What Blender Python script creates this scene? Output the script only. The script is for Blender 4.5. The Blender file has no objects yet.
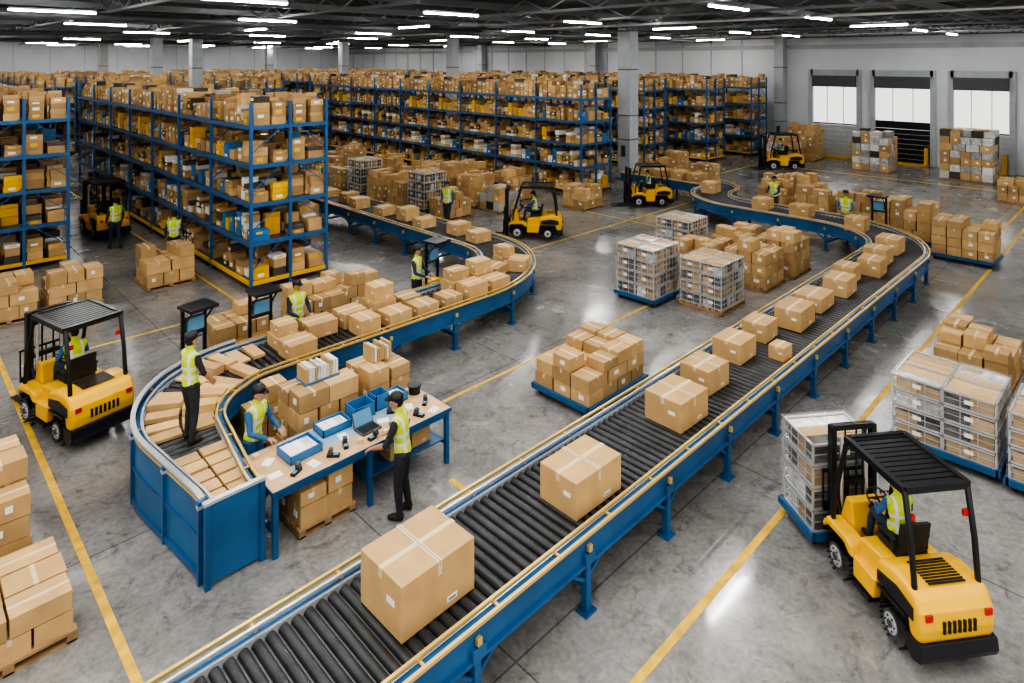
import bpy, math, random, bmesh
from mathutils import Vector, Matrix
RN=random.Random(11)
rad=math.radians

# ------------------------------------------------------------------ materials
def nmat(name,col,rough=.6,metal=0,noise=0,scale=8,tint=False,emit=0,bump=0,spec=.5):
    m=bpy.data.materials.new(name); m.use_nodes=True
    nt=m.node_tree; b=nt.nodes['Principled BSDF']
    b.inputs['Roughness'].default_value=rough; b.inputs['Metallic'].default_value=metal
    b.inputs['Specular IOR Level'].default_value=spec
    b.inputs['Base Color'].default_value=(*col,1)
    src=None
    if noise>0 or tint:
        rgb=nt.nodes.new('ShaderNodeRGB'); rgb.outputs[0].default_value=(*col,1); src=rgb.outputs[0]
    if noise>0:
        tc=nt.nodes.new('ShaderNodeTexCoord')
        n=nt.nodes.new('ShaderNodeTexNoise'); n.inputs['Scale'].default_value=scale; n.inputs['Detail'].default_value=5
        nt.links.new(tc.outputs['Object'],n.inputs['Vector'])
        mr=nt.nodes.new('ShaderNodeMapRange'); mr.inputs[1].default_value=.3; mr.inputs[2].default_value=.7
        mr.inputs[3].default_value=1-noise; mr.inputs[4].default_value=1+noise
        nt.links.new(n.outputs[0],mr.inputs[0])
        vm=nt.nodes.new('ShaderNodeVectorMath'); vm.operation='SCALE'
        nt.links.new(src,vm.inputs[0]); nt.links.new(mr.outputs[0],vm.inputs['Scale']); src=vm.outputs[0]
    if tint:
        at=nt.nodes.new('ShaderNodeAttribute'); at.attribute_name='tint'
        vm=nt.nodes.new('ShaderNodeVectorMath'); vm.operation='SCALE'
        nt.links.new(src,vm.inputs[0]); nt.links.new(at.outputs['Fac'],vm.inputs['Scale']); src=vm.outputs[0]
    if src: nt.links.new(src,b.inputs['Base Color'])
    if emit:
        b.inputs['Emission Color'].default_value=(*col,1); b.inputs['Emission Strength'].default_value=emit
    return m
CARD=nmat('cardboard',(.50,.318,.138),.72,noise=.12,scale=3,tint=True)
TAPE=nmat('packing_tape',(.64,.50,.32),.35)
LABEL=nmat('paper_label',(.80,.80,.77),.6)
INK=nmat('label_print',(.08,.08,.08),.6)
BLUE=nmat('blue_steel',(.022,.110,.26),.34,.15,noise=.22,scale=2)
BLUE2=nmat('blue_panel',(.024,.12,.27),.38,.1,noise=.28,scale=1.5)
RBLUE=nmat('rack_blue',(.03,.12,.29),.45,.1)
YEL=nmat('safety_yellow',(.82,.45,.010),.28,noise=.10,scale=3)
YBEAM=nmat('beam_yellow',(.74,.42,.02),.5)
BRASS=nmat('yellow_guide_rail',(.74,.52,.17),.28,.45)
SILV=nmat('galvanised_steel',(.68,.69,.70),.30,.65)
BLACK=nmat('black_rubber',(.016,.016,.017),.6,noise=.2,scale=10)
ROLL=nmat('conveyor_roller',(.045,.047,.050),.38,.3,noise=.3,scale=4)
BED=nmat('conveyor_bed',(.16,.165,.17),.4,.4)
BLKM=nmat('black_metal',(.02,.021,.024),.32,.3)
DKGR=nmat('dark_grey_metal',(.08,.085,.09),.5,.3)
WOOD=nmat('pallet_wood',(.38,.24,.12),.8,noise=.25,scale=6,tint=True)
PLY=nmat('bench_plywood',(.58,.37,.19),.45,noise=.15,scale=5)
PLAST=nmat('clear_wrap',(.58,.58,.56),.22,noise=.35,scale=9,tint=True)
DARKG=nmat('dark_goods',(.07,.06,.05),.6,tint=True)
WHT=nmat('white_goods',(.68,.68,.65),.5,tint=True)
BBIN=nmat('blue_bin',(.04,.17,.38),.45)
COLM=nmat('column_paint',(.42,.45,.48),.6,noise=.08,scale=2)
SKIN=nmat('skin',(.42,.22,.14),.5)
HAIR=nmat('hair',(.02,.014,.01),.7)
LIPS=nmat('lips',(.30,.11,.09),.5)
EYEW=nmat('eye_white',(.7,.7,.68),.3)
NAVY=nmat('navy_cloth',(.022,.035,.06),.85,noise=.2,scale=14)
DENIM=nmat('blue_cloth',(.035,.11,.24),.85,noise=.2,scale=14)
CHAR=nmat('charcoal_cloth',(.025,.026,.03),.85,noise=.2,scale=14)
BOOT=nmat('boot_leather',(.02,.016,.013),.6)
REDL=nmat('red_lens',(.5,.02,.015),.3)
LAMP=nmat('headlamp',(.85,.85,.8),.2)
SCRN=nmat('screen',(.12,.30,.48),.2)
TUBE=nmat('led_tube',(1,.985,.95),.5,emit=150)
FILM=bpy.data.materials.new('stretch_film'); FILM.use_nodes=True
_n=FILM.node_tree; _b=_n.nodes['Principled BSDF']; _b.inputs['Base Color'].default_value=(.85,.87,.88,1); _b.inputs['Roughness'].default_value=.15
_tc=_n.nodes.new('ShaderNodeTexCoord'); _mp=_n.nodes.new('ShaderNodeMapping'); _mp.inputs['Scale'].default_value=(2,2,9)
_ns=_n.nodes.new('ShaderNodeTexNoise'); _ns.inputs['Scale'].default_value=2.2; _ns.inputs['Detail'].default_value=4
_mr=_n.nodes.new('ShaderNodeMapRange'); _mr.inputs[1].default_value=.35; _mr.inputs[2].default_value=.7; _mr.inputs[3].default_value=.02; _mr.inputs[4].default_value=.16
_n.links.new(_tc.outputs['Object'],_mp.inputs[0]); _n.links.new(_mp.outputs[0],_ns.inputs['Vector']); _n.links.new(_ns.outputs[0],_mr.inputs[0]); _n.links.new(_mr.outputs[0],_b.inputs['Alpha'])

def vest_mat(name,z0):
    m=nmat(name,(.62,.78,.06),.7); nt=m.node_tree; b=nt.nodes['Principled BSDF']
    tc=nt.nodes.new('ShaderNodeTexCoord'); sp=nt.nodes.new('ShaderNodeSeparateXYZ')
    nt.links.new(tc.outputs['Object'],sp.inputs[0])
    def band(sock,c,w):
        a=nt.nodes.new('ShaderNodeMath'); a.operation='SUBTRACT'; nt.links.new(sock,a.inputs[0]); a.inputs[1].default_value=c
        ab=nt.nodes.new('ShaderNodeMath'); ab.operation='ABSOLUTE'; nt.links.new(a.outputs[0],ab.inputs[0])
        l=nt.nodes.new('ShaderNodeMath'); l.operation='LESS_THAN'; nt.links.new(ab.outputs[0],l.inputs[0]); l.inputs[1].default_value=w
        return l.outputs[0]
    ay=nt.nodes.new('ShaderNodeMath'); ay.operation='ABSOLUTE'; nt.links.new(sp.outputs['Y'],ay.inputs[0])
    s=band(sp.outputs['Z'],z0+.14,.024); s2=band(sp.outputs['Z'],z0+.27,.024); s3=band(ay.outputs[0],.105,.022)
    mx=nt.nodes.new('ShaderNodeMath'); mx.operation='MAXIMUM'; nt.links.new(s,mx.inputs[0]); nt.links.new(s2,mx.inputs[1])
    mx2=nt.nodes.new('ShaderNodeMath'); mx2.operation='MAXIMUM'; nt.links.new(mx.outputs[0],mx2.inputs[0]); nt.links.new(s3,mx2.inputs[1])
    mix=nt.nodes.new('ShaderNodeMix'); mix.data_type='RGBA'
    mix.inputs[6].default_value=(.52,.64,.02,1); mix.inputs[7].default_value=(.62,.64,.60,1)
    nt.links.new(mx2.outputs[0],mix.inputs[0]); nt.links.new(mix.outputs[2],b.inputs['Base Color'])
    return m
VEST_ST=vest_mat('hi_vis_vest',.95); VEST_SIT=vest_mat('hi_vis_vest_seated',0)

# ------------------------------------------------------------------ mesh builder
class MB:
    def __init__(s): s.v=[];s.f=[];s.m=[];s.t=[];s.s=[];s.mats=[]
    def add(s,vs,fs,mat,tint=1,smooth=False):
        o=len(s.v); s.v+= [tuple(p) for p in vs]
        if mat not in s.mats: s.mats.append(mat)
        k=s.mats.index(mat)
        for f in fs:
            s.f.append([i+o for i in f]); s.m.append(k); s.t.append(tint); s.s.append(smooth)
    def box(s,x0,x1,y0,y1,z0,z1,mat,tint=1,rz=0):
        vs=[(x0,y0,z0),(x1,y0,z0),(x1,y1,z0),(x0,y1,z0),(x0,y0,z1),(x1,y0,z1),(x1,y1,z1),(x0,y1,z1)]
        if rz:
            cx,cy=(x0+x1)/2,(y0+y1)/2; c,q=math.cos(rz),math.sin(rz)
            vs=[(cx+(x-cx)*c-(y-cy)*q,cy+(x-cx)*q+(y-cy)*c,z) for x,y,z in vs]
        s.add(vs,[(0,3,2,1),(4,5,6,7),(0,1,5,4),(1,2,6,5),(2,3,7,6),(3,0,4,7)],mat,tint)
    def beam(s,p0,p1,w,h,mat,tint=1):
        p0=Vector(p0);p1=Vector(p1); d=(p1-p0).normalized()
        up=Vector((0,0,1)) if abs(d.z)<.95 else Vector((1,0,0))
        a=d.cross(up).normalized()*w/2; b=a.cross(d).normalized()*h/2
        vs=[p0-a-b,p0+a-b,p0+a+b,p0-a+b,p1-a-b,p1+a-b,p1+a+b,p1-a+b]
        s.add(vs,[(0,3,2,1),(4,5,6,7),(0,1,5,4),(1,2,6,5),(2,3,7,6),(3,0,4,7)],mat,tint)
    def tube(s,pts,rs,mat,n=10,tint=1,flat=None):
        pts=[Vector(p) for p in pts]
        if not hasattr(rs,'__len__'): rs=[rs]*len(pts)
        vs=[];ref=None
        for i,p in enumerate(pts):
            d=(pts[min(i+1,len(pts)-1)]-pts[max(i-1,0)]).normalized()
            if ref is None:
                ref=Vector((0,0,1)) if abs(d.z)<.9 else Vector((1,0,0))
            a=d.cross(ref).normalized(); b=a.cross(d).normalized(); ref=b
            for k in range(n):
                t=2*math.pi*k/n
                vs.append(p+a*math.cos(t)*rs[i]+b*math.sin(t)*rs[i])
        fs=[]
        for i in range(len(pts)-1):
            for k in range(n):
                k2=(k+1)%n; fs.append((i*n+k,i*n+k2,(i+1)*n+k2,(i+1)*n+k))
        s.add(vs,fs,mat,tint,True)
        o=(len(pts)-1)*n
        s.add(vs[:n],[tuple(range(n-1,-1,-1))],mat,tint); s.add(vs[o:],[tuple(range(n))],mat,tint)
    def cyl(s,p0,p1,r,mat,n=12,tint=1): s.tube([p0,p1],[r,r],mat,n,tint)
    def prism(s,prof,y0,y1,mat,tint=1):
        n=len(prof); vs=[(x,y0,z) for x,z in prof]+[(x,y1,z) for x,z in prof]
        fs=[tuple(range(n)),tuple(range(2*n-1,n-1,-1))]
        for i in range(n):
            j=(i+1)%n; fs.append((i,i+n,j+n,j))
        s.add(vs,fs,mat,tint)
    def ell(s,c,r,mat,n=14,m=9,rot=None):
        vs=[];fs=[]
        for i in range(m+1):
            ph=-math.pi/2+math.pi*i/m
            for k in range(n):
                t=2*math.pi*k/n
                p=Vector((r[0]*math.cos(ph)*math.cos(t),r[1]*math.cos(ph)*math.sin(t),r[2]*math.sin(ph)))
                if rot is not None: p=rot@p
                vs.append(Vector(c)+p)
        for i in range(m):
            for k in range(n):
                k2=(k+1)%n; fs.append((i*n+k,i*n+k2,(i+1)*n+k2,(i+1)*n+k))
        s.add(vs,fs,mat,1,True)
        s.add(vs[:n],[tuple(range(n-1,-1,-1))],mat); s.add(vs[-n:],[tuple(range(n))],mat)
    def loft(s,cs,rs,mat,n=18):
        vs=[];fs=[]
        for c,r in zip(cs,rs):
            for k in range(n):
                t=2*math.pi*k/n
                vs.append((c[0]+r[0]*math.cos(t),c[1]+r[1]*math.sin(t),c[2]))
        for i in range(len(cs)-1):
            for k in range(n):
                k2=(k+1)%n; fs.append((i*n+k,i*n+k2,(i+1)*n+k2,(i+1)*n+k))
        fs.append(tuple(range(n-1,-1,-1))); fs.append(tuple(range((len(cs)-1)*n,len(cs)*n)))
        s.add(vs,fs,mat,1,True)
    def mesh(s,name):
        me=bpy.data.meshes.new(name); me.from_pydata(s.v,[],s.f)
        for m in s.mats: me.materials.append(m)
        me.polygons.foreach_set('material_index',s.m); me.polygons.foreach_set('use_smooth',s.s)
        a=me.attributes.new('tint','FLOAT','FACE'); a.data.foreach_set('value',s.t)
        me.update(); return me
    def obj(s,name,loc=(0,0,0),rz=0,bevel=0,parent=None,recalc=False,seg=2):
        me=s.mesh(name)
        if recalc:
            bm=bmesh.new(); bm.from_mesh(me); bmesh.ops.recalc_face_normals(bm,faces=bm.faces); bm.to_mesh(me); bm.free()
        return place(name,me,loc,rz,parent,bevel,seg)
def place(name,me,loc=(0,0,0),rz=0,parent=None,bevel=0,seg=2):
    o=bpy.data.objects.new(name,me); bpy.context.scene.collection.objects.link(o)
    o.location=loc; o.rotation_euler=(0,0,rz)
    if parent: o.parent=parent
    if bevel:
        b=o.modifiers.new('bevel','BEVEL'); b.width=bevel; b.segments=seg; b.limit_method='ANGLE'; b.angle_limit=rad(40)
    return o
def empty(name,loc=(0,0,0),rz=0,sc=1):
    e=bpy.data.objects.new(name,None); bpy.context.scene.collection.objects.link(e)
    e.location=loc; e.rotation_euler=(0,0,rz); e.scale=(sc,sc,sc) if not hasattr(sc,'__len__') else sc; e.empty_display_size=.2; return e

# ------------------------------------------------------------------ camera / world
cam=bpy.data.cameras.new('camera'); co=bpy.data.objects.new('camera',cam); bpy.context.scene.collection.objects.link(co)
co.location=(0,0,6.55); co.rotation_euler=(rad(90),0,rad(-44.65))
cam.sensor_width=36; cam.lens=650/1024*36; cam.shift_y=-(341.5-60)/1024; cam.clip_end=400
bpy.context.scene.camera=co
w=bpy.data.worlds.new('overcast_sky'); bpy.context.scene.world=w; w.use_nodes=True
wn=w.node_tree; bg=wn.nodes['Background']; bg.inputs[0].default_value=(1,.975,.94,1)
tc=wn.nodes.new('ShaderNodeTexCoord'); sx=wn.nodes.new('ShaderNodeSeparateXYZ'); wn.links.new(tc.outputs['Generated'],sx.inputs[0])
mr=wn.nodes.new('ShaderNodeMapRange'); mr.inputs[1].default_value=0; mr.inputs[2].default_value=1; mr.inputs[3].default_value=1.25; mr.inputs[4].default_value=2.35
wn.links.new(sx.outputs['Z'],mr.inputs[0]); wn.links.new(mr.outputs[0],bg.inputs[1])
try: bpy.context.scene.view_settings.look='AgX - High Contrast'
except Exception: pass

# ------------------------------------------------------------------ room shell
def floor_mat():
    m=nmat('polished_concrete',(.3,.3,.3),.35); nt=m.node_tree; b=nt.nodes['Principled BSDF']; L=nt.links.new
    tc=nt.nodes.new('ShaderNodeTexCoord')
    def noise(sc,det=6,dist=0,rough=.6):
        n=nt.nodes.new('ShaderNodeTexNoise'); n.inputs['Scale'].default_value=sc; n.inputs['Detail'].default_value=det
        n.inputs['Distortion'].default_value=dist; n.inputs['Roughness'].default_value=rough; L(tc.outputs['Object'],n.inputs['Vector']); return n.outputs[0]
    def ramp(src,st):
        r=nt.nodes.new('ShaderNodeValToRGB'); L(src,r.inputs[0]); e=r.color_ramp.elements
        e[0].position,e[0].color=st[0][0],(*[st[0][1]]*3,1); e[1].position,e[1].color=st[-1][0],(*[st[-1][1]]*3,1)
        for p,c in st[1:-1]:
            q=e.new(p); q.color=(c,c,c,1)
        return r.outputs[0]
    def mul(a,bb):
        x=nt.nodes.new('ShaderNodeMix'); x.data_type='RGBA'; x.blend_type='MULTIPLY'; x.inputs[0].default_value=1; L(a,x.inputs[6]); L(bb,x.inputs[7]); return x.outputs[2]
    a=ramp(noise(.35,8,.6,.65),[(.32,.17),(.5,.24),(.68,.33)])
    c=ramp(noise(2.2,8,1.2,.7),[(.30,.64),(.48,.97),(.7,1.14)])
    d=ramp(noise(14,4),[(.35,.86),(.65,1.12)])
    e=ramp(noise(1.1,9,2.5,.75),[(.34,.55),(.44,1.0),(1,1.0)])
    br=nt.nodes.new('ShaderNodeTexBrick'); br.offset=0; br.inputs['Scale'].default_value=1
    br.inputs['Brick Width'].default_value=5; br.inputs['Row Height'].default_value=5; br.inputs['Mortar Size'].default_value=.012
    br.inputs[1].default_value=(1,1,1,1); br.inputs[2].default_value=(.95,.95,.95,1); br.inputs[3].default_value=(.5,.5,.5,1)
    L(tc.outputs['Object'],br.inputs[0])
    col=mul(mul(mul(a,c),mul(d,e)),br.outputs[0])
    t=nt.nodes.new('ShaderNodeMix'); t.data_type='RGBA'; t.blend_type='MULTIPLY'; t.inputs[0].default_value=1; L(col,t.inputs[6]); t.inputs[7].default_value=(1,.965,.92,1)
    L(t.outputs[2],b.inputs['Base Color'])
    rr=ramp(noise(.9,6,.8),[(.35,.08),(.65,.28)]); L(rr,b.inputs['Roughness'])
    bp=nt.nodes.new('ShaderNodeBump'); bp.inputs['Strength'].default_value=.04; L(noise(5),bp.inputs['Height']); L(bp.outputs[0],b.inputs['Normal'])
    return m
WU,WV,HC=46.5,80,8.6
g=MB(); g.box(-14,WU,-14,WV,-.2,0,floor_mat()); g.obj('floor')
WALL=nmat('wall_panel_paint',(.66,.69,.72),.7,noise=.05,scale=.6)
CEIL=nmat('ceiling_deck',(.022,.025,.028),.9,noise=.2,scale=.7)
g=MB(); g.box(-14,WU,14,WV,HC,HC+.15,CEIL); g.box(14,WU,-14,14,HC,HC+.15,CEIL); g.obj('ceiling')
g=MB(); g.box(-14,WU,WV,WV+.3,0,HC,WALL)
for i in range(20): g.box(-14+i*3,-13.95+i*3,WV-.02,WV,0,HC,COLM)
g.obj('wall_back')
g=MB(); g.box(-14.3,-14,14,WV,0,HC,WALL); g.obj('wall_left')
g=MB(); g.box(14,WU,-14.3,-14,0,HC,WALL); g.obj('wall_right')
doors=[(17.5,14.4),(13.6,10.2),(9.3,6.3),(5.2,2.2)]
g=MB(); last=WV
for a,bq in doors:
    g.box(WU,WU+.3,a,last,0,HC,WALL); g.box(WU,WU+.3,bq,a,5.5,HC,WALL); last=bq
g.box(WU,WU+.3,-14,last,0,HC,WALL)
for i in range(24):
    y=20+i*2.5
    g.box(WU-.06,WU,y,y+.08,0,HC,COLM)
g.box(WU-.25,WU,-14,WV,7.3,7.6,COLM); g.obj('wall_dock')
for i,(a,bq) in enumerate(doors):
    g=MB()
    for y in (a,bq):
        s=1 if y==bq else -1
        q0,q1=sorted((y,y+s*.16)); g.box(WU-.18,WU-.002,min(q0,y-.14),max(q1,y+.14),0,5.9,COLM)
    g.box(WU-.18,WU-.002,bq,a,5.5,5.9,COLM)
    g.box(WU-.35,WU-.002,bq+.16,a-.16,4.75,5.5,DKGR)
    hh=2.2
    for k in range(7): g.box(WU+.05,WU+.12,bq+.005,a-.005,.0+k*.31,.30+k*.31,BLKM if i==1 else COLM)
    if i!=1:
        g.box(WU+.04,WU+.1,bq+.005,a-.005,hh-.02,hh+.08,DKGR)
    else: g.box(WU+.04,WU+.1,bq+.005,a-.005,hh-.02,hh+.45,BLKM)
    for k in (1,2): yy=bq+(a-bq)*k/3; g.box(WU+.06,WU+.09,yy-.02,yy+.02,hh,4.8,COLM)
    g.box(WU-.5,WU-.1,bq+.3,a-.3,.0,.12,YBEAM)
    for y in (a-.45,bq+.25): g.box(WU-.3,WU-.05,y,y+.2,0,1.1,YBEAM)
    g.obj('door_%d'%(i+1))
for i,(x,y) in enumerate([(29.6,20.9),(29.6,36),(29.6,51),(45.9,19.4),(45.9,36),(14.9,44),(14.6,51),(45.9,51),(29.6,66),(14.6,66)]):
    g=MB(); s=.40 if i<1 else .33
    g.box(-s,s,-s,s,0,HC,COLM); g.box(-s-.05,s+.05,-s-.05,s+.05,0,.12,DKGR)
    for z in (2.2,3.5,6): g.box(-s-.015,s+.015,-s-.015,s+.015,z,z+.06,DKGR)
    g.box(-s-.08,-s,-.12,.12,1.3,1.9,DKGR)
    g.obj('building_column',(x,y,0),bevel=.02)
g=MB(); TR=nmat('roof_steel',(.13,.14,.15),.5,.3)
def inside(x,y): return x>14 or y>14
def truss(x,ya,yb):
    g.box(x-.05,x+.05,ya,yb,8.07,8.15,TR)
    y=ya
    while y<yb-2:
        g.beam((x,y,8.12),(x,y+1,8.55),.05,.05,TR); g.beam((x,y+1,8.55),(x,y+2,8.12),.05,.05,TR); y+=2
for i in range(8): truss(15.5+4.4*i,-13.9,WV)
for x in [-9.5,-4.5,.5,5.5,10.5]: truss(x,14.2,WV)
for y in [16+4.5*i for i in range(14)]: g.box(-13.9,WU,y-.08,y+.08,8.25,8.45,TR)
for y in [-8,-3.5,1,5.5,10]: g.box(14.2,WU,y-.08,y+.08,8.25,8.45,TR)
g.obj('roof_truss_frame')
g=MB()
for y in (24.5,41,57): g.cyl((-10,y,7.95),(WU-1,y,7.95),.13,DKGR,14)
for x in (22,38): g.cyl((x,-10,7.98),(x,76,7.98),.05,SILV,8)
g.obj('ceiling_ducts')
g=MB()
def lamp(x,y,along):
    l=1.05
    if along: g.box(x-l,x+l,y-.045,y+.045,7.94,7.975,TUBE); g.box(x-l,x+l,y-.08,y+.08,7.98,8.04,SILV)
    else: g.box(x-.045,x+.045,y-l,y+l,7.94,7.975,TUBE); g.box(x-.08,x+.08,y-l,y+l,7.98,8.04,SILV)
for i in range(9):
    for j in range(12):
        x=-9+i*6.4+(j%2)*2.6; y=-6+j*7.2
        if inside(x-1,y-1) and inside(x-1,y+1) and x<WU-2: lamp(x,y,(i+j)%4!=0)
g.obj('ceiling_lights')
g=MB(); FY=nmat('floor_line_paint',(.66,.40,.04),.5,noise=.3,scale=5)
def line(x0,x1,y0,y1): g.box(x0,x1,y0,y1,.0,.004,FY)
line(-6,40,3.9,4.0); line(1.95,2.05,2,40); line(6.9,22.8,9.75,9.83); line(6.4,6.5,6.7,7.9)
line(2.3,7,17.2,17.28); line(7.05,7.13,17.3,45); line(15,15.08,16,40); line(15,28,15.5,15.58)
line(30,46,4.5,4.6); line(30,30.1,4.5,14); line(30,46,18.2,18.3); line(22,22.08,12,19); line(40,40.1,4.6,18)
g.obj('floor_markings')

# ------------------------------------------------------------------ cartons
def carton(g,x0,x1,y0,y1,z0,z1,rz=0,tape=True,tint=None,along=0):
    t=tint if tint else RN.uniform(.72,1.2)
    g.box(x0,x1,y0,y1,z0,z1,CARD,t,rz)
    if tape:
        e=.003; d=min(.07,(z1-z0)*.25); w=.024
        if along==0: g.box(x0-e,x1+e,(y0+y1)/2-w,(y0+y1)/2+w,z1-d,z1+e,TAPE,1,rz)
        else: g.box((x0+x1)/2-w,(x0+x1)/2+w,y0-e,y1+e,z1-d,z1+e,TAPE,1,rz)
def box_object(cx,cy,z,sx,sy,sz,rz=0,tint=1,along=0,big=False):
    g=MB(); g.box(-sx/2,sx/2,-sy/2,sy/2,0,sz,CARD,tint)
    o=g.obj('cardboard_box',(cx,cy,z),rz,bevel=.008)
    h=MB(); e=.003; d=.10 if sz>.4 else .06; w=.032
    if along==0: h.box(-sx/2-e,sx/2+e,-w,w,sz-d,sz+e,TAPE)
    else: h.box(-w,w,-sy/2-e,sy/2+e,sz-d,sz+e,TAPE)
    if big:
        h.box(-w*.8,w*.8,-sy/2-e,sy/2+e,sz-d*1.4,sz+e*1.3,TAPE)
        h.box(-.003,.003,-sy/2-e*1.4,sy/2+e*1.4,sz-.05,sz+e*1.6,INK)
    h.box(-sx/2-e,-sx/2,-sy*.34,-sy*.16,sz*.52,sz*.64,LABEL)
    h.box(sx*.1,sx*.24,-sy/2-e,-sy/2,sz*.12,sz*.22,LABEL); h.box(sx*.12,sx*.22,-sy/2-e*1.3,-sy/2,sz*.15,sz*.18,INK)
    h.obj('tape_and_labels',parent=o)
    return o

# ------------------------------------------------------------------ racks
LV=[.28,1.38,2.48,3.58,4.68]
YLAB=nmat('yellow_label',(.80,.50,.02),.5)
def bay(seed,far=False):
    R=random.Random(seed); g=MB(); D=2.4; Lb=3.0
    for x in (.04,1.2,D-.04):
        g.box(x-.04,x+.04,-.04,.04,0,5.35,RBLUE)
        g.box(x-.09,x+.09,-.08,.08,0,.03,DKGR)
    for z in (.6,1.7,2.8,3.9):
        g.beam((.05,0,z),(1.2,0,z+.9),.025,.025,RBLUE); g.beam((2.35,0,z),(1.2,0,z+.9),.025,.025,RBLUE)
    for i,z in enumerate(LV):
        for x in (.03,D-.03): g.box(x-.03,x+.03,.05,Lb-.05,z-.11,z,YBEAM if i==0 else RBLUE)
        g.box(0.05,D-.05,-.03,.03,z-.11,z,YBEAM if i==0 else RBLUE)
        g.box(.06,D-.06,.03,Lb,z-.03,z,DKGR)
        y=.08
        while y<Lb-.3:
            dy=R.uniform(.20,.44); dy=min(dy,Lb-.06-y)
            for c in range(4):
                if far and c in (1,2) and i<4: continue
                if R.random()<.07: continue
                x0=.08+c*.57+R.uniform(0,.10); x1=.08+c*.57+R.uniform(.44,.55)
                zz=z; H=R.uniform(.28,.74) if i<4 else R.uniform(.30,.90)
                typ=R.random()
                while zz<z+H-.09:
                    h=R.uniform(.12,.28); h=min(h,z+H-zz)
                    if h<.07: break
                    k=R.random()
                    if typ<.11 and i<4: m=YEL
                    elif typ<.17 and i<4: m=BBIN
                    elif k<(.15 if i<3 else .06): m=DARKG
                    elif k<(.27 if i<3 else .11): m=WHT
                    else: m=CARD
                    g.box(x0+R.uniform(0,.04),x1,y,y+dy-R.uniform(.015,.05),zz,zz+h-.008,m,R.uniform(.62,1.28))
                    if c==0 and R.random()<.45:
                        g.box(x0-.004,x0+.05,y+dy*.25,y+dy*.6,zz+h*.3,zz+h*.7,R.choice([LABEL,YLAB,LABEL]))
                    if y<.1 and R.random()<.45:
                        g.box(x0+.12,x0+.3,y-.006,y+.02,zz+h*.3,zz+h*.7,R.choice([LABEL,YLAB]))
                    zz+=h
            y+=dy
    return g.mesh('rack_bay')
bays=[bay(100+i) for i in range(4)]; fbays=[bay(200+i,True) for i in range(3)]
def endframe():
    g=MB(); D=2.4
    for x in (.04,1.2,D-.04): g.box(x-.04,x+.04,-.04,.04,0,5.35,RBLUE)
    for i,z in enumerate(LV): g.box(.05,D-.05,-.03,.03,z-.11,z,YBEAM if i==0 else RBLUE)
    return g.mesh('end_frame')
EF=endframe()
def rack(u,v,n,far=False):
    e=empty('pallet_rack',(u,v,0))
    for i in range(n):
        place('bay_%d'%(i+1),RN.choice(fbays if far else bays),(0,i*3.0,0),0,e)
    place('end_frame',EF,(0,n*3.0,0),0,e)
rack(2.2,25,8); rack(7.6,18.2,7); rack(24.3,19.9,9); rack(33.5,22.5,8); rack(38,20.8,9); rack(42.6,20,9)
for i in range(10): rack(-1.5+i*4.7,54,7,True)
rack(11.2,44.5,3,True);rack(17.5,42,3,True)
# ------------------------------------------------------------------ pallets
def pallet_part(g,sx,sy,z=0):
    for i in range(3):
        x=-sx/2+.05+i*(sx-.1)/2; g.box(x-.05,x+.05,-sy/2,sy/2,z,z+.09,WOOD,.8)
    n=max(5,int(sy/.16))
    for i in range(n):
        y=-sy/2+i*(sy-.11)/(n-1); g.box(-sx/2,sx/2,y,y+.11,z+.092,z+.125,WOOD,RN.uniform(.8,1.2))
    for i in (0,1,2):
        y=-sy/2+i*(sy-.1)/2; g.box(-sx/2,sx/2,y,y+.1,z-.0,z+.02,WOOD,.9)
def cart_part(g,sx,sy):
    g.box(-sx/2,sx/2,-sy/2,sy/2,.17,.2,BLUE)
    for y in (-sy/2,sy/2): g.box(-sx/2-.03,sx/2+.03,y-.03,y+.03,.12,.22,BLUE)
    for x in (-sx/2,sx/2): g.box(x-.03,x+.03,-sy/2,sy/2,.12,.22,BLUE)
    for x in (-sx/2+.12,sx/2-.12):
        for y in (-sy/2+.1,sy/2-.1):
            g.cyl((x,y-.025,.065),(x,y+.025,.065),.065,BLACK,12); g.box(x-.03,x+.03,y-.035,y-.028,.05,.13,SILV); g.box(x-.03,x+.03,y+.028,y+.035,.05,.13,SILV)
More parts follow.
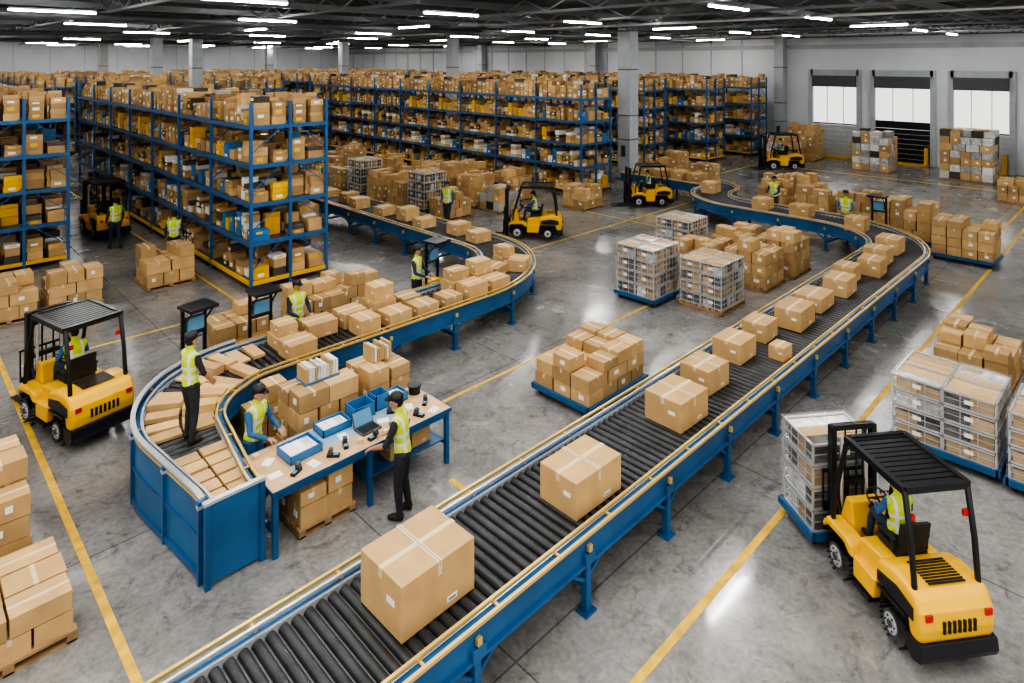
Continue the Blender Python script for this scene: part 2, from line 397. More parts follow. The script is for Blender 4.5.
def pallet_of_boxes(u,v,rz=0,nx=3,ny=3,layers=3,bx=.4,by=.4,bz=.33,cart=False,ragged=.35,goods=False,name='pallet_of_boxes'):
    g=MB(); sx,sy=nx*bx+.04,ny*by+.04
    if cart: cart_part(g,sx,sy); z=.2
    else: pallet_part(g,sx,sy); z=.125
    for l in range(layers):
        NX,NY=(nx,ny); BX,BY=bx,by
        if l%2==1 and nx>2: NX=nx-1; BX=nx*bx/NX
        elif l%2==0 and ny>2 and RN.random()<.5: NY=ny-1; BY=ny*by/NY
        for i in range(NX):
            for j in range(NY):
                if l==layers-1 and RN.random()<ragged: continue
                x=-nx*bx/2+i*BX; y=-ny*by/2+j*BY; q=RN.uniform(.006,.022)
                h=bz-.012 if l<layers-1 else bz*RN.choice([.7,.95,.95])
                rr=RN.uniform(-.025,.025); dx=RN.uniform(-.012,.012); x+=dx
                if goods and RN.random()<.5: g.box(x+q,x+BX-q,y+q,y+BY-q,z,z+h,RN.choice([PLAST,WHT,DARKG,PLAST]),RN.uniform(.5,1.2))
                else:
                    outer=(i in(0,NX-1)) or (j in(0,NY-1)) or l==layers-1
                    carton(g,x+q,x+BX-q,y+q,y+BY-q,z,z+h,rr,tape=outer,along=(i+j+l)%2)
                    if i==0 and RN.random()<.4: g.box(x+q-.012,x+q+.01,y+BY*.3,y+BY*.55,z+h*.4,z+h*.7,LABEL)
                    if j==0 and RN.random()<.3: g.box(x+BX*.3,x+BX*.5,y+q-.012,y+q+.01,z+h*.4,z+h*.7,LABEL)
        z+=bz
    return g.obj(name,(u,v,0),rz)
def crate_stack(u,v,rz=0,nx=1,ny=2,layers=4,cx=.8,cy=.6,cz=.36,z0=0,cart=True,name='crate_stack',parent=None):
    g=MB(); sx,sy=nx*cx+.05,ny*cy+.05
    if cart: cart_part(g,sx,sy); z=.2
    else: pallet_part(g,sx,sy); z=.125
    zb=z; t=.013
    for l in range(layers):
        for i in range(nx):
            for j in range(ny):
                x0=-nx*cx/2+i*cx+.01; x1=x0+cx-.02; y0=-ny*cy/2+j*cy+.01; y1=y0+cy-.02; a=z; b=z+cz-.015
                k=3
                for p in range(k):
                    for q in range(2):
                        xx=x0+.03+p*(x1-x0-.06)/k; yy=y0+.03+q*(y1-y0-.06)/2
                        g.box(xx,xx+(x1-x0-.06)/k-.012,yy,yy+(y1-y0-.06)/2-.012,a+.02,a+cz*RN.uniform(.6,.9),RN.choice([PLAST,CARD,CARD,DARKG,CARD,CARD,DARKG]),RN.uniform(.45,1.1))
                for x in (x0,x1):
                    for y in (y0,y1): g.box(x-t,x+t,y-t,y+t,a,b,SILV)
                for zz in (a+t,b-t,(a+b)/2):
                    s=t if zz!=(a+b)/2 else t*.4
                    for y in (y0,y1): g.box(x0,x1,y-s,y+s,zz-s,zz+s,SILV)
                    for x in (x0,x1): g.box(x-s,x+s,y0,y1,zz-s,zz+s,SILV)
                for q in range(1,4):
                    xx=x0+(x1-x0)*q/4
                    for y in (y0,y1): g.box(xx-.005,xx+.005,y-.004,y+.004,a,b,SILV)
                for q in range(1,3):
                    yy=y0+(y1-y0)*q/3
                    for x in (x0,x1): g.box(x-.004,x+.004,yy-.005,yy+.005,a,b,SILV)
                g.box(x0,x1,y0,y1,a,a+.01,SILV)
                g.box(x0-.02,x0-.014,(y0+y1)/2-.06,(y0+y1)/2+.06,a+cz*.4,a+cz*.65,LABEL)
                if l==layers-1:
                    for p in range(3):
                        xx=x0+.02+p*(x1-x0-.04)/3; g.box(xx,xx+(x1-x0-.04)/3-.01,y0+.02,y1-.02,b-.05,b-RN.uniform(.005,.03),RN.choice([PLAST,CARD,CARD]),RN.uniform(.8,1.2))
        z+=cz
    e=.026; X=nx*cx/2+e; Y=ny*cy/2+e; Z=z+.004
    g.add([(-X,-Y,zb+.02),(X,-Y,zb+.02),(X,Y,zb+.02),(-X,Y,zb+.02),(-X,-Y,Z),(X,-Y,Z),(X,Y,Z),(-X,Y,Z)],[(4,5,6,7),(0,1,5,4),(1,2,6,5),(2,3,7,6),(3,0,4,7)],FILM)
    return g.obj(name,(u,v,z0),rz,parent=parent)
P=pallet_of_boxes
P(2.45,20.8,0,3,3,3,bz=.3); P(3.85,20.7,0,3,3,3,bz=.31); P(6.2,20.9,0,3,3,3,.42,.42)
P(10.2,8.1,0,4,3,3,.45,.45,.25,cart=True,ragged=.35)
crate_stack(15.3,10.15,0,2,2,4,.62,.6,.33); crate_stack(16.1,8.65,0,2,2,4,.62,.6,.29,cart=False); crate_stack(19.1,11.35,0,2,2,4,.6,.6,.30)
P(18.5,8.6,0,3,3,4,.42,.42,.31); P(18.1,10.0,0,3,3,3,.42,.42); P(20.2,8.5,0,3,3,4,.42,.42,.31); P(20.2,10.0,0,3,3,3,.42,.42,.34)
P(25.6,4.7,0,3,4,4,.45,.42,.30,cart=True); P(26.9,6.7,0,3,4,4,.45,.42,.33,cart=True)
P(16.4,2.8,0,4,3,3,.42,.42,.27); P(17.9,1.2,0,4,3,3,.42,.42,.30)
crate_stack(13.0,2.60,0,2,2,4,.62,.72,.26); crate_stack(12.9,1.0,0,2,2,4,.62,.72,.26); P(14.9,1.1,0,3,3,4,bz=.28)
P(42.4,12.3,0,4,4,6,.48,.48,.38,goods=True); P(42.7,7.7,0,4,5,7,.48,.48,.38,goods=True); P(44,17.0,0,4,4,6,.45,.45,.38)
P(41.6,17.4,0,3,4,4,.45,.45,.4,goods=True); P(43,4.2,0,4,4,6,.45,.45,.36); P(37.5,5.0,0,3,3,3)
P(.9,10.95,0,3,3,4,.4,.4,.28,ragged=.2); P(1.05,9.30,0,3,3,2,.4,.4,.225,ragged=.2); P(.65,12.6,0,3,3,3,ragged=.3)
for i,v in enumerate([21.2,22.8,24.4,26,27.8,29.6,31.5,33.5,36,38.5]):
    (crate_stack if i%3==1 else P)(17.3,v,0,*( (2,2,4,.6,.6,.38) if i%3==1 else (3,3,RN.choice([3,4]),.42,.42,.33)))
    P(19.6,v-.6,0,3,3,RN.choice([3,4,5]),.42,.42,.33,goods=i%2==0)
    if i%2==0: P(21.5,v+.5,0,3,3,RN.choice([3,4]),.42,.42,.33)
P(22.6,18.4,0,3,3,3,.42,.42,.3); P(28.9,10.6,0,3,3,3,.45,.45,.36); P(28.8,8.9,0,3,3,3,.45,.45,.36); P(30.6,11.7,0,3,3,3,.45,.45,.4); P(29.3,12.6,0,3,3,3)
P(31.2,17.2,0,3,3,3); P(33,14,0,3,3,2); P(32,19.5,0,3,3,4)
P(5.7,14.2,0,3,2,4,.42,.42,.29); P(7.5,14.3,0,3,2,4,.42,.42,.29); P(9.0,15.2,0,3,2,3,.42,.42,.3)
P(11.7,23.2,0,2,3,3);P(11.6,27,0,2,3,4)

# ------------------------------------------------------------------ conveyors
def resample(pts,step):
    out=[Vector(pts[0])]; acc=0
    for a,b in zip(pts,pts[1:]):
        a=Vector(a);b=Vector(b); L=(b-a).length; d=step-acc
        while d<=L:
            out.append(a.lerp(b,d/L)); d+=step
        acc=(acc+L)%step
    return out
def arc(c,r,a0,a1,n=24): return [(c[0]+r*math.cos(rad(a0+(a1-a0)*i/n)),c[1]+r*math.sin(rad(a0+(a1-a0)*i/n))) for i in range(n+1)]
def normals(P):
    N=[]
    for i in range(len(P)):
        t=(P[min(i+1,len(P)-1)]-P[max(i-1,0)]).normalized(); N.append(Vector((-t.y,t.x)))
    return N
def strip(g,P,N,W,s,o0,o1,z0,z1,mat):
    vs=[];fs=[]
    for p,n,w_ in zip(P,N,W):
        for o,z in((o0,z0),(o1,z0),(o1,z1),(o0,z1)): vs.append((p.x+n.x*s*(w_+o),p.y+n.y*s*(w_+o),z))
    m=len(P)
    for i in range(m-1):
        for k in range(4):
            k2=(k+1)%4; fs.append((i*4+k,i*4+k2,(i+1)*4+k2,(i+1)*4+k))
    fs.append((0,1,2,3)); fs.append((m*4-1,m*4-2,m*4-3,m*4-4)); g.add(vs,fs,mat)
def conveyor(name,pts,wf,legskip=0,legstep=13):
    ST=.135
    P=resample(pts,ST); N=normals(P); W=[wf(i*ST)/2 for i in range(len(P))]
    e=empty(name)
    g=MB()
    for p,n,w_ in zip(P,N,W):
        a=p+n*(w_-.035); b=p-n*(w_-.035)
        g.cyl((a.x,a.y,.845),(b.x,b.y,.845),.055,ROLL,14)
    g.obj('rollers',parent=e)
    g=MB()
    vs=[];fs=[]
    for p,n,w_ in zip(P,N,W):
        for o,z in((-w_,.842),(w_,.842),(w_,.815),(-w_,.815)): vs.append((p.x+n.x*o,p.y+n.y*o,z))
    for i in range(len(P)-1):
        for k in range(4):
            k2=(k+1)%4; fs.append((i*4+k,(i+1)*4+k,(i+1)*4+k2,i*4+k2))
    g.add(vs,fs,BED); g.obj('bed',parent=e,recalc=True)
    g=MB()
    for s in (1,-1):
        strip(g,P,N,W,s,.001,.055,.58,.95,BLUE); strip(g,P,N,W,s,.055,.08,.91,.95,BLUE); strip(g,P,N,W,s,.055,.09,.58,.62,BLUE)
        strip(g,P,N,W,s,-.035,0.0,.84,.925,SILV)
    g.obj('side_frame',parent=e,recalc=True)
    g=MB()
    for s in (1,-1):
        strip(g,P,N,W,s,.10,.135,.965,1.0,BRASS); strip(g,P,N,W,s,-.02,.012,.985,1.015,SILV if s>0 else BRASS)
    for i in range(3,len(P),7):
        for s in (1,-1):
            p=P[i];n=N[i];a=p+n*s*(W[i]-.01);b=p+n*s*(W[i]+.12)
            g.beam((a.x,a.y,.965),(b.x,b.y,.965),.03,.02,BRASS)
    g.obj('guide_rails',parent=e,recalc=True)
    g=MB()
    for i in range(4+legskip,len(P),legstep):
        p=P[i];n=N[i];w_=W[i]; t=Vector((n.y,-n.x))
        q=[]
        for s in (1,-1):
            c=p+n*s*(w_+.03); q.append(c)
            g.beam((c.x,c.y,.02),(c.x,c.y,.62),.09,.09,BLUE)
            g.beam((c.x-t.x*.1,c.y-t.y*.1,.012),(c.x+t.x*.1,c.y+t.y*.1,.012),.18,.024,BLUE)
            g.beam((c.x-t.x*.09,c.y-t.y*.09,.66),(c.x+t.x*.09,c.y+t.y*.09,.66),.15,.13,BLUE)
            d=c+n*s*.055
            g.beam((d.x-t.x*.03,d.y-t.y*.03,.78),(d.x+t.x*.03,d.y+t.y*.03,.78),.05,.08,BRASS)
            for k in(-1,1):
                f=c+t*k*.35
                g.beam((c.x,c.y,.36),(f.x,f.y,.61),.04,.04,BLUE)
        g.beam((q[0].x,q[0].y,.3),(q[1].x,q[1].y,.3),.06,.06,BLUE)
        g.beam((q[0].x,q[0].y,.57),(q[1].x,q[1].y,.57),.06,.06,BLUE)
        if i+legstep<len(P) and (i//legstep)%3==1:
            p2=P[i+legstep//2]; n2=N[i+legstep//2]
            c=p2-n2*.2; g.box(c.x-.15,c.x+.15,c.y-.12,c.y+.12,.5,.72,DKGR)
    g.obj('legs',parent=e,bevel=.006)
    return P,N,W
mainpts=[(-1.5,5.6),(21.0,5.6)]+arc((21,8.7),3.1,-90,0)[1:]+[(24.1,11.8)]+arc((26.1,11.8),2.0,180,90)[1:]+arc((26.1,15.0),1.2,-90,0)[1:]+[(27.3,19.3)]
conveyor('main_roller_conveyor',mainpts,lambda s:1.38)
bpts=[(3.32,8.5),(3.36,10.3)]+arc((5.16,10.3),1.8,180,90)[1:]+[(10.5,12.1)]+arc((10.5,15.1),3.0,-90,0)[1:]+[(13.5,42)]
PB,NB,WB=conveyor('sorting_roller_conveyor',bpts,lambda s:.50+.85*min(1,max(0,(s-.2)/3.3)),legskip=36)
n=35; ph=1.04; g=MB(); Pn,Nn,Wn=PB[:n],NB[:n],WB[:n]
strip(g,Pn,Nn,Wn,1,.10,.13,.05,ph,BLUE2); strip(g,Pn,Nn,Wn,1,.08,.15,ph,ph+.035,SILV); strip(g,Pn,Nn,Wn,1,.13,.16,.03,.10,BLUE); strip(g,Pn,Nn,Wn,1,.13,.15,.52,.57,BLUE)
for i in range(0,n,8):
    p=PB[i]+NB[i]*(WB[i]+.14); g.beam((p.x,p.y,0.0),(p.x,p.y,ph),.06,.06,BLUE)
    g.beam((p.x,p.y,.95),(p.x,p.y,.99),.075,.075,SILV)
g.box(2.94,3.68,8.36,8.40,.05,ph,BLUE2); g.box(2.92,3.70,8.34,8.42,ph,ph+.035,SILV); g.box(2.93,3.0,8.33,8.39,0,ph,BLUE); g.box(3.62,3.69,8.33,8.39,0,ph,BLUE)
g.box(3.66,3.69,8.4,10.0,.05,.84,BLUE2)
g.obj('conveyor_end_guard',recalc=True)
ZT=.902
g=MB()
for i in range(1,36,2):
    p=PB[i]
    for s in (-.5,.5):
        if RN.random()<.12 or 10<i<15: continue
        c=p+NB[i]*s*WB[i]*.95; a=math.atan2(NB[i].y,NB[i].x); hw=WB[i]*.43
        g.box(c.x-hw,c.x+hw,c.y-.11,c.y+.11,ZT,ZT+RN.uniform(.03,.16 if i>18 else .05),CARD,RN.uniform(.85,1.3),a)
g.obj('flat_parcels')
HB=[(4.12,5.58,.95,.72,.55,0),(6.6,5.40,.9,.62,.46,0),(9.1,5.5,.78,.66,.44,0),(10.35,5.7,.66,.56,.4,0),(11.75,5.85,.66,.56,.38,0),(12.3,5.2,.36,.3,.26,1),
(12.95,5.9,.6,.5,.36,0),(14.1,5.65,.85,.55,.42,0),(15.45,5.75,.85,.6,.32,1),(16.8,5.65,.75,.55,.4,0),(17.9,5.85,.6,.5,.4,0),(18.9,5.55,.7,.55,.42,0),(20.1,5.75,.6,.6,.42,0),(21.4,5.8,.7,.6,.45,0),(23.3,7.3,.6,.6,.45,0),(24.1,9.4,.6,.7,.4,0),(24.2,10.9,.6,.6,.4,0)]
for i,(x,y,a,b,c,al) in enumerate(HB): box_object(x,y,ZT,a,b,c,RN.uniform(-.04,.04),[1.02,1.08,.98,.95][i%4],0,big=i<4)
u=5.5;k=0
while u<12.4:
    for v0 in (11.78,12.38):
        if RN.random()<.12: continue
        sx=RN.uniform(.46,.66); sy=.5; h=RN.uniform(.22,.36)
        vv=v0+ (max(0,u-10.5)**2)*.22
        b=box_object(u+.35,vv,ZT,sx,sy,h,RN.uniform(-.06,.06)+ (max(0,u-10.5))*.3,RN.uniform(.85,1.15),k%2); k+=1
        if RN.random()<.5 and v0>12: box_object(u+.35,vv,ZT+h+.002,sx*.85,sy*.85,h*.9,RN.uniform(-.1,.1),RN.uniform(.85,1.15),k%2)
    u+=.74
for v in [15.2,16.3,17.8,19,20.2,21.8,23,24.5,26,27.5,29,31,33]:
    box_object(13.5+RN.uniform(-.2,.2),v,ZT,.6,.55,RN.uniform(.25,.45),RN.uniform(-.1,.1),RN.uniform(.85,1.15),0)
for v in [15.4,16.3,17.2,18.1]:
    box_object(27.3,v,ZT,.8,.6,RN.uniform(.35,.5),0,RN.uniform(.85,1.15),0)
box_object(25.6,13.8,ZT,.7,.6,.45,.1,1.05,0)

# ------------------------------------------------------------------ packing bench
e=empty('packing_bench',(0,0,0))
g=MB(); x0,x1,y0,y1=3.74,6.72,8.22,9.25
g.box(x0,x1,y0,y1,.86,.90,PLY); g.box(x0-.01,x1+.01,y0-.015,y0,.85,.905,BLUE); g.box(x0-.01,x1+.01,y1,y1+.015,.85,.905,BLUE)
g.box(x0-.015,x0,y0,y1,.85,.905,BLUE);g.box(x1,x1+.015,y0,y1,.85,.905,BLUE)
g.box(4.75,6.0,8.62,9.2,.9,.903,nmat('bench_mat',(.26,.36,.46),.5))
g.obj('bench_top',parent=e)
g=MB()
for x in (x0+.05,(x0+x1)/2,x1-.05):
    for y in (y0+.05,y1-.05): g.box(x-.035,x+.035,y-.035,y+.035,0,.86,BLUE)
    g.box(x-.025,x+.025,y0+.08,y1-.08,.3,.36,BLUE)
for y in (y0+.05,y1-.05): g.box(x0+.08,x1-.08,y-.02,y+.02,.76,.86,BLUE)
g.box(x0+.08,x1-.08,y1-.07,y1-.03,.3,.36,BLUE)
g.box((x0+x1)/2,x1-.1,y0+.1,y1-.1,.36,.38,BLUE)
g.obj('bench_frame',parent=e,bevel=.004)
def tray(x,y,rz,sx=.5,sy=.36,h=.09,fill=True,z=.904):
    g=MB(); t=.012
    g.box(-sx/2,sx/2,-sy/2,sy/2,0,.012,BBIN)
    g.box(-sx/2,sx/2,-sy/2,-sy/2+t,0,h,BBIN);g.box(-sx/2,sx/2,sy/2-t,sy/2,0,h,BBIN)
    g.box(-sx/2,-sx/2+t,-sy/2,sy/2,0,h,BBIN);g.box(sx/2-t,sx/2,-sy/2,sy/2,0,h,BBIN)
    if fill:
        for k in range(3): g.box(-sx/2+.03+k*(sx-.06)/3,-sx/2+.02+(k+1)*(sx-.06)/3,-sy/2+.03,sy/2-.03,.012,h-.02-.006*k,[WHT,LABEL,PLAST][k],1.1)
    g.obj('blue_tray',(x,y,z),rz)
tray(4.40,8.80,.05,.50,.40,.12); tray(5.05,9.03,.0,.48,.32,.11); tray(5.55,9.05,0,.36,.30,.20,False)
tray(5.85,8.40,.2,.26,.20,.05,True); tray(6.22,9.06,0,.30,.28,.14,True); tray(5.9,9.07,0,.24,.24,.24,False)
def scanner(x,y,rz):
    g=MB(); g.box(-.09,.09,-.035,.035,0,.035,BLKM); g.prism([(.02,.035),(.09,.035),(.06,.12),(.0,.11)],-.03,.03,DKGR); g.box(-.07,-.0,-.028,.028,.035,.04,SCRN)
    g.obj('barcode_scanner',(x,y,.901),rz,recalc=True)
scanner(4.15,8.40,.5); scanner(6.2,8.38,2); scanner(4.95,8.48,1.2); scanner(5.35,8.36,.2); scanner(6.5,8.62,.8); scanner(4.70,8.38,2.4); scanner(5.95,8.75,2.6)
def laptop(x,y,rz):
    g=MB(); g.box(-.12,.12,-.17,.17,0,.02,DKGR); g.beam((.12,0,.02),(.2,0,.22),.34,.012,DKGR); g.beam((.113,0,.03),(.19,0,.215),.31,.012,SCRN)
    g.box(-.09,.08,-.14,.14,.02,.022,BLKM)
    g.obj('laptop',(x,y,.904),rz,recalc=True)
laptop(5.42,8.62,1.6)
g=MB()
for k,(x,y) in enumerate([(3.92,8.55),(3.98,8.9),(5.05,8.72),(5.60,8.34),(5.72,8.66),(6.48,8.36),(6.25,8.72),(4.42,8.42)]):
    g.box(x-.09,x+.09,y-.065,y+.065,.9035,.906,LABEL,1,k*.7)
g.obj('paper_sheets')
g=MB(); g.cyl((6.08,8.58,.904),(6.08,8.58,.96),.05,TAPE,16); g.cyl((5.16,8.42,.904),(5.16,8.42,.95),.045,TAPE,16)
g.cyl((3.9,9.12,.904),(3.9,9.12,.95),.05,TAPE,16); g.obj('tape_rolls')
g=MB(); g.cyl((6.58,9.02,.901),(6.58,9.02,1.02),.10,BLKM,20); g.cyl((6.58,9.02,1.02),(6.58,9.02,1.04),.12,BLKM,20); g.obj('stretch_film_dispenser')
P(5.3,9.95,0,3,2,4,.36,.4,.29,ragged=.1); P(6.45,9.95,0,2,2,4,.42,.42,.28,ragged=.1)
P(4.8,10.9,0,2,1,3,.36,.36,.3,ragged=.2)
g=MB()
g.box(0,.62,0,.36,0,.02,BBIN)
for i in range(11):
    g.box(.02+i*.053,.065+i*.053,.02,.34,.02,RN.uniform(.20,.28),RN.choice([LABEL,WHT,CARD,PLAST]),RN.uniform(.7,1.0))
g.obj('document_file_stack',(5.0,9.80,1.285))
g=MB()
for i in range(8):
    g.box(.0+i*.05,.042+i*.05,.0,.3,.0,RN.uniform(.2,.28),RN.choice([CARD,WHT,CARD]),RN.uniform(.7,1.0))
g.obj('document_file_stack',(6.25,9.8,1.245))
P(4.6,8.72,0,2,2,2,.42,.36,.28,ragged=0)
for (x,y,z) in [(5.85,8.55,.382),(6.3,8.6,.382),(6.3,8.95,.382)]: box_object(x,y,z,.36,.3,.3,0,.95,0)

# ------------------------------------------------------------------ people
def hand(g,wr,d,n,side,curl=.5):
    wr=Vector(wr); d=Vector(d).normalized(); n=Vector(n); n=(n-d*n.dot(d)).normalized(); s=d.cross(n)*side
    a=wr-d*.02
    for o in (-.028,-.01,.01,.028): g.tube([a+s*o*.6,wr+d*.04+s*o,wr+d*.09+s*o],[.015,.016,.012],SKIN,8)
    for o,l in ((-.03,.062),(-.01,.074),(.011,.078),(.031,.068)):
        p=wr+d*.085+s*o; pts=[p]; ang=curl*.5
        for k,q in enumerate((.45,.32,.23)):
            dd=d*math.cos(ang)+n*math.sin(ang); p=p+dd*l*q; pts.append(p); ang+=curl
        g.tube(pts,[.0105,.0098,.009,.0075],SKIN,7)
    p=wr+d*.025+s*.03; pts=[p,p+(d*.5+s*.8).normalized()*.035,p+(d*.5+s*.8).normalized()*.035+(d*.8+s*.4+n*.3).normalized()*.03,p+(d*.5+s*.8).normalized()*.035+(d*.8+s*.2+n*.6).normalized()*.055]
    g.tube(pts,[.013,.012,.0105,.008],SKIN,7)
def human(name,loc,head_deg,pose='stand',h=1.75,shirt=NAVY,trou=CHAR,vest=True,cap=BLKM,fine=True,elb=None,wri=None,lean=.0,forearm=None,hturn=0):
    k=h/1.75
    sit=pose=='sit'
    pz=0 if sit else .95
    hipsz=pz-.03
    cx=lambda z:lean*(z-pz)/.5
    if sit:
        knee=[Vector((.42,s*.15,.06)) for s in(1,-1)]; ank=[Vector((.50,s*.15,-.36)) for s in(1,-1)]
        E=[Vector((.12,s*.26,.26)) for s in(1,-1)]; Wr=[Vector((.36,s*.14,.33)) for s in(1,-1)]
    else:
        st=.06 if pose=='step' else .015
        knee=[Vector((.03+s*st,s*.105,.50)) for s in(1,-1)]; ank=[Vector((-.02+s*st*2,s*.12,.09)) for s in(1,-1)]
        E=[Vector((-.03,s*.25,1.14)) for s in(1,-1)]; Wr=[Vector((.08,s*.26,.90)) for s in(1,-1)]
        if pose=='work':
            E=[Vector((.08+lean,s*.25,1.15)) for s in(1,-1)]; Wr=[Vector((.32+lean,s*.14,1.06)) for s in(1,-1)]
    if elb: E=[Vector(a) for a in elb]
    if wri: Wr=[Vector(a) for a in wri]
    g=MB(); segs=[]
    zz=[-.10,-.02,.06,.14,.26,.38,.46,.51,.54]; rr=[(.09,.13),(.12,.165),(.115,.16),(.105,.148),(.115,.168),(.12,.19),(.10,.175),(.07,.10),(.055,.06)]
    g.loft([(cx(pz+a),0,pz+a) for a in zz],rr,SKIN)
    segs.append((Vector((cx(pz+.12),0,pz+.1)),Vector((cx(pz+.5),0,pz+.48)),.17,'vest')); segs.append((Vector((0,-.07,pz-.06)),Vector((0,.07,pz-.06)),.13,'trou'))
    segs.append((Vector((cx(pz+.1),-.12,pz+.45)),Vector((cx(pz+.1),.12,pz+.45)),.10,'vest'))
    nb=Vector((cx(pz+.52),0,pz+.50)); hc=Vector((cx(pz+.7)+.015,0,pz+.685))
    g.tube([nb,nb+Vector((.0,0,.06)),hc-Vector((.01,0,.04))],[.062,.056,.056],SKIN,12); segs.append((nb+Vector((0,0,.06)),hc,.055,'skin'))
    for i,s in enumerate((1,-1)):
        sh=Vector((cx(pz+.47),s*.178,pz+.455)); hp=Vector((0,s*.09,hipsz))
        fa=Wr[i]
        g.tube([sh-Vector((0,s*.05,-.01)),sh,sh.lerp(E[i],.35),E[i],E[i].lerp(fa,.35),fa],[.062,.066,.055,.044,.044,.029],SKIN,12)
        segs.append((sh+Vector((0,s*.03,0)),E[i],.05,'shirt')); segs.append((E[i],fa,.04,'fore'))
        g.tube([hp+Vector((0,0,.04)),hp.lerp(knee[i],.3),knee[i],knee[i].lerp(ank[i],.35),ank[i]],[.098,.095,.064,.062,.045],SKIN,14)
        segs.append((hp,knee[i],.085,'trou')); segs.append((knee[i],ank[i]+(knee[i]-ank[i])*.1,.055,'trou'))
        f=ank[i]; g.tube([f+Vector((-.05,0,-.035)),f+Vector((.03,0,-.03)),f+Vector((.11,0,-.045)),f+Vector((.18,0,-.055))],[.045,.05,.043,.030],SKIN,12)
        g.ell(f,(.05,.05,.06),SKIN)
        segs.append((f+Vector((-.05,0,-.04)),f+Vector((.18,0,-.05)),.055,'boot'))
    c,q=math.cos(hturn),math.sin(hturn); rt=Matrix(((c,-q,0),(q,c,0),(0,0,1)))
    H=lambda v: hc+rt@Vector(v)
    g.ell(hc+Vector((0,0,.02)),(.093,.076,.105),SKIN,18,12,rt); g.ell(H((.018,0,-.045)),(.068,.056,.07),SKIN,14,9,rt)
    g.tube([H((.078,0,.02)),H((.103,0,-.025))],[.010,.017],SKIN,8)
    for s in(1,-1): g.ell(H((-.005,s*.078,-.01)),(.02,.012,.032),SKIN,8,6,rt)
    segs.append((hc+Vector((0,0,-.05)),hc+Vector((0,0,.05)),.09,'skin'))
    me=g.mesh('tmp'); to=bpy.data.objects.new('tmp',me); bpy.context.scene.collection.objects.link(to)
    md=to.modifiers.new('r','REMESH'); md.mode='VOXEL'; md.voxel_size=.012 if fine else .022
    sm=to.modifiers.new('s','SMOOTH'); sm.factor=.5; sm.iterations=3
    dg=bpy.context.evaluated_depsgraph_get(); bm_=bpy.data.meshes.new_from_object(to.evaluated_get(dg)); bpy.data.objects.remove(to)
    bm_.materials.clear()
    order={'vest':(VEST_SIT if sit else VEST_ST) if vest else shirt,'trou':trou,'skin':SKIN,'shirt':shirt,'fore':forearm or shirt,'boot':BOOT}
    keys=list(order)
    for kk in keys: bm_.materials.append(order[kk])
    for p in bm_.polygons:
        x=p.center; best=9;bi=0
        for a,b,r,l in segs:
            ab=b-a; t=max(0,min(1,(x-a).dot(ab)/max(1e-6,ab.length_squared))); d=(x-(a+ab*t)).length-r
            if d<best: best=d; bi=keys.index(l)
        p.material_index=bi; p.use_smooth=True
    e=empty(name,loc,rad(head_deg),k)
    place('body',bm_,(0,0,0),0,e)
    g=MB()
    for i,s in enumerate((1,-1)):
        d=(Wr[i]-E[i]).normalized(); nn=Vector((0,0,-1)) if abs(d.z)<.7 else Vector((0,-s,0))
        hand(g,Wr[i],d,nn,s if abs(d.z)<.7 else 1,.9 if sit else .45)
    g.obj('hands',parent=e)
    g=MB()
    for s in(1,-1):
        g.ell(H((.083,s*.032,.012)),(.010,.014,.009),EYEW,8,6,rt); g.ell(H((.091,s*.032,.012)),(.004,.006,.006),HAIR,8,6,rt)
        g.tube([H((.090,s*.015,.033)),H((.084,s*.05,.034))],.005,HAIR,6)
    g.tube([H((.082,-.022,-.058)),H((.088,0,-.060)),H((.082,.022,-.058))],.006,LIPS,6)
    g.ell(H((-.018,0,.018)),(.088,.082,.105),HAIR,16,10,rt)
    g.obj('face_and_hair',parent=e)
    if cap:
        g=MB()
        cs=[];rs=[]
        for z,r in((.045,1.0),(.075,1.02),(.105,.93),(.13,.72),(.145,.4),(.15,.08)):
            cs.append(H((-.004,0,z))); rs.append((.104*r,.092*r))
        g.loft(cs,rs,cap,20)
        pr=[H((.07,-.075,.05)),H((.15,-.05,.04)),H((.175,0,.037)),H((.15,.05,.04)),H((.07,.075,.05))]
        vs=pr+[p+Vector((0,0,.010)) for p in pr]
        g.add(vs,[(0,1,2,3,4),(9,8,7,6,5)]+[(i,i+5,i+6,i+1) for i in range(4)]+[(4,9,5,0)],cap)
        g.obj('cap',parent=e)
    return e
W='warehouse_worker'
human(W,(5.46,7.76,0),128,'work',1.74,CHAR,CHAR,lean=.06,forearm=SKIN,wri=[(.42,.12,1.0),(.30,-.16,1.08)],elb=[(.17,.26,1.14),(.05,-.27,1.14)],hturn=.25)
human(W,(4.06,9.62,0),-60,'work',1.70,DENIM,DENIM,lean=.07,forearm=DENIM)
human(W,(3.38,10.2,.90),10,'work',1.60,CHAR,CHAR,forearm=SKIN,wri=[(.30,.16,1.0),(.24,-.2,.96)])
human(W,(6.05,25.7,0),100,'step',1.78,NAVY,NAVY,fine=False)
human(W,(6.9,22.3,0),60,'stand',1.74,NAVY,NAVY,fine=False)
human(W,(16.1,19.9,0),200,'step',1.78,DENIM,NAVY,fine=False)
human(W,(9.95,13.55,0),-60,'work',1.78,NAVY,CHAR,fine=False)
human(W,(6.6,13.35,0),-80,'work',1.76,NAVY,CHAR,fine=False)
human(W,(25.3,8.3,0),190,'work',1.8,DENIM,NAVY,fine=False)
human(W,(26.4,11.4,0),170,'work',1.78,NAVY,NAVY,fine=False)
human(W,(15.3,28.6,0),200,'work',1.75,DENIM,NAVY,fine=False)
human(W,(15.2,30.6,0),170,'stand',1.75,NAVY,NAVY,fine=False)
human(W,(12.2,30.0,0),-20,'work',1.75,NAVY,NAVY,fine=False)
human(W,(5.0,39.0,0),-20,'stand',1.75,NAVY,NAVY,fine=False)

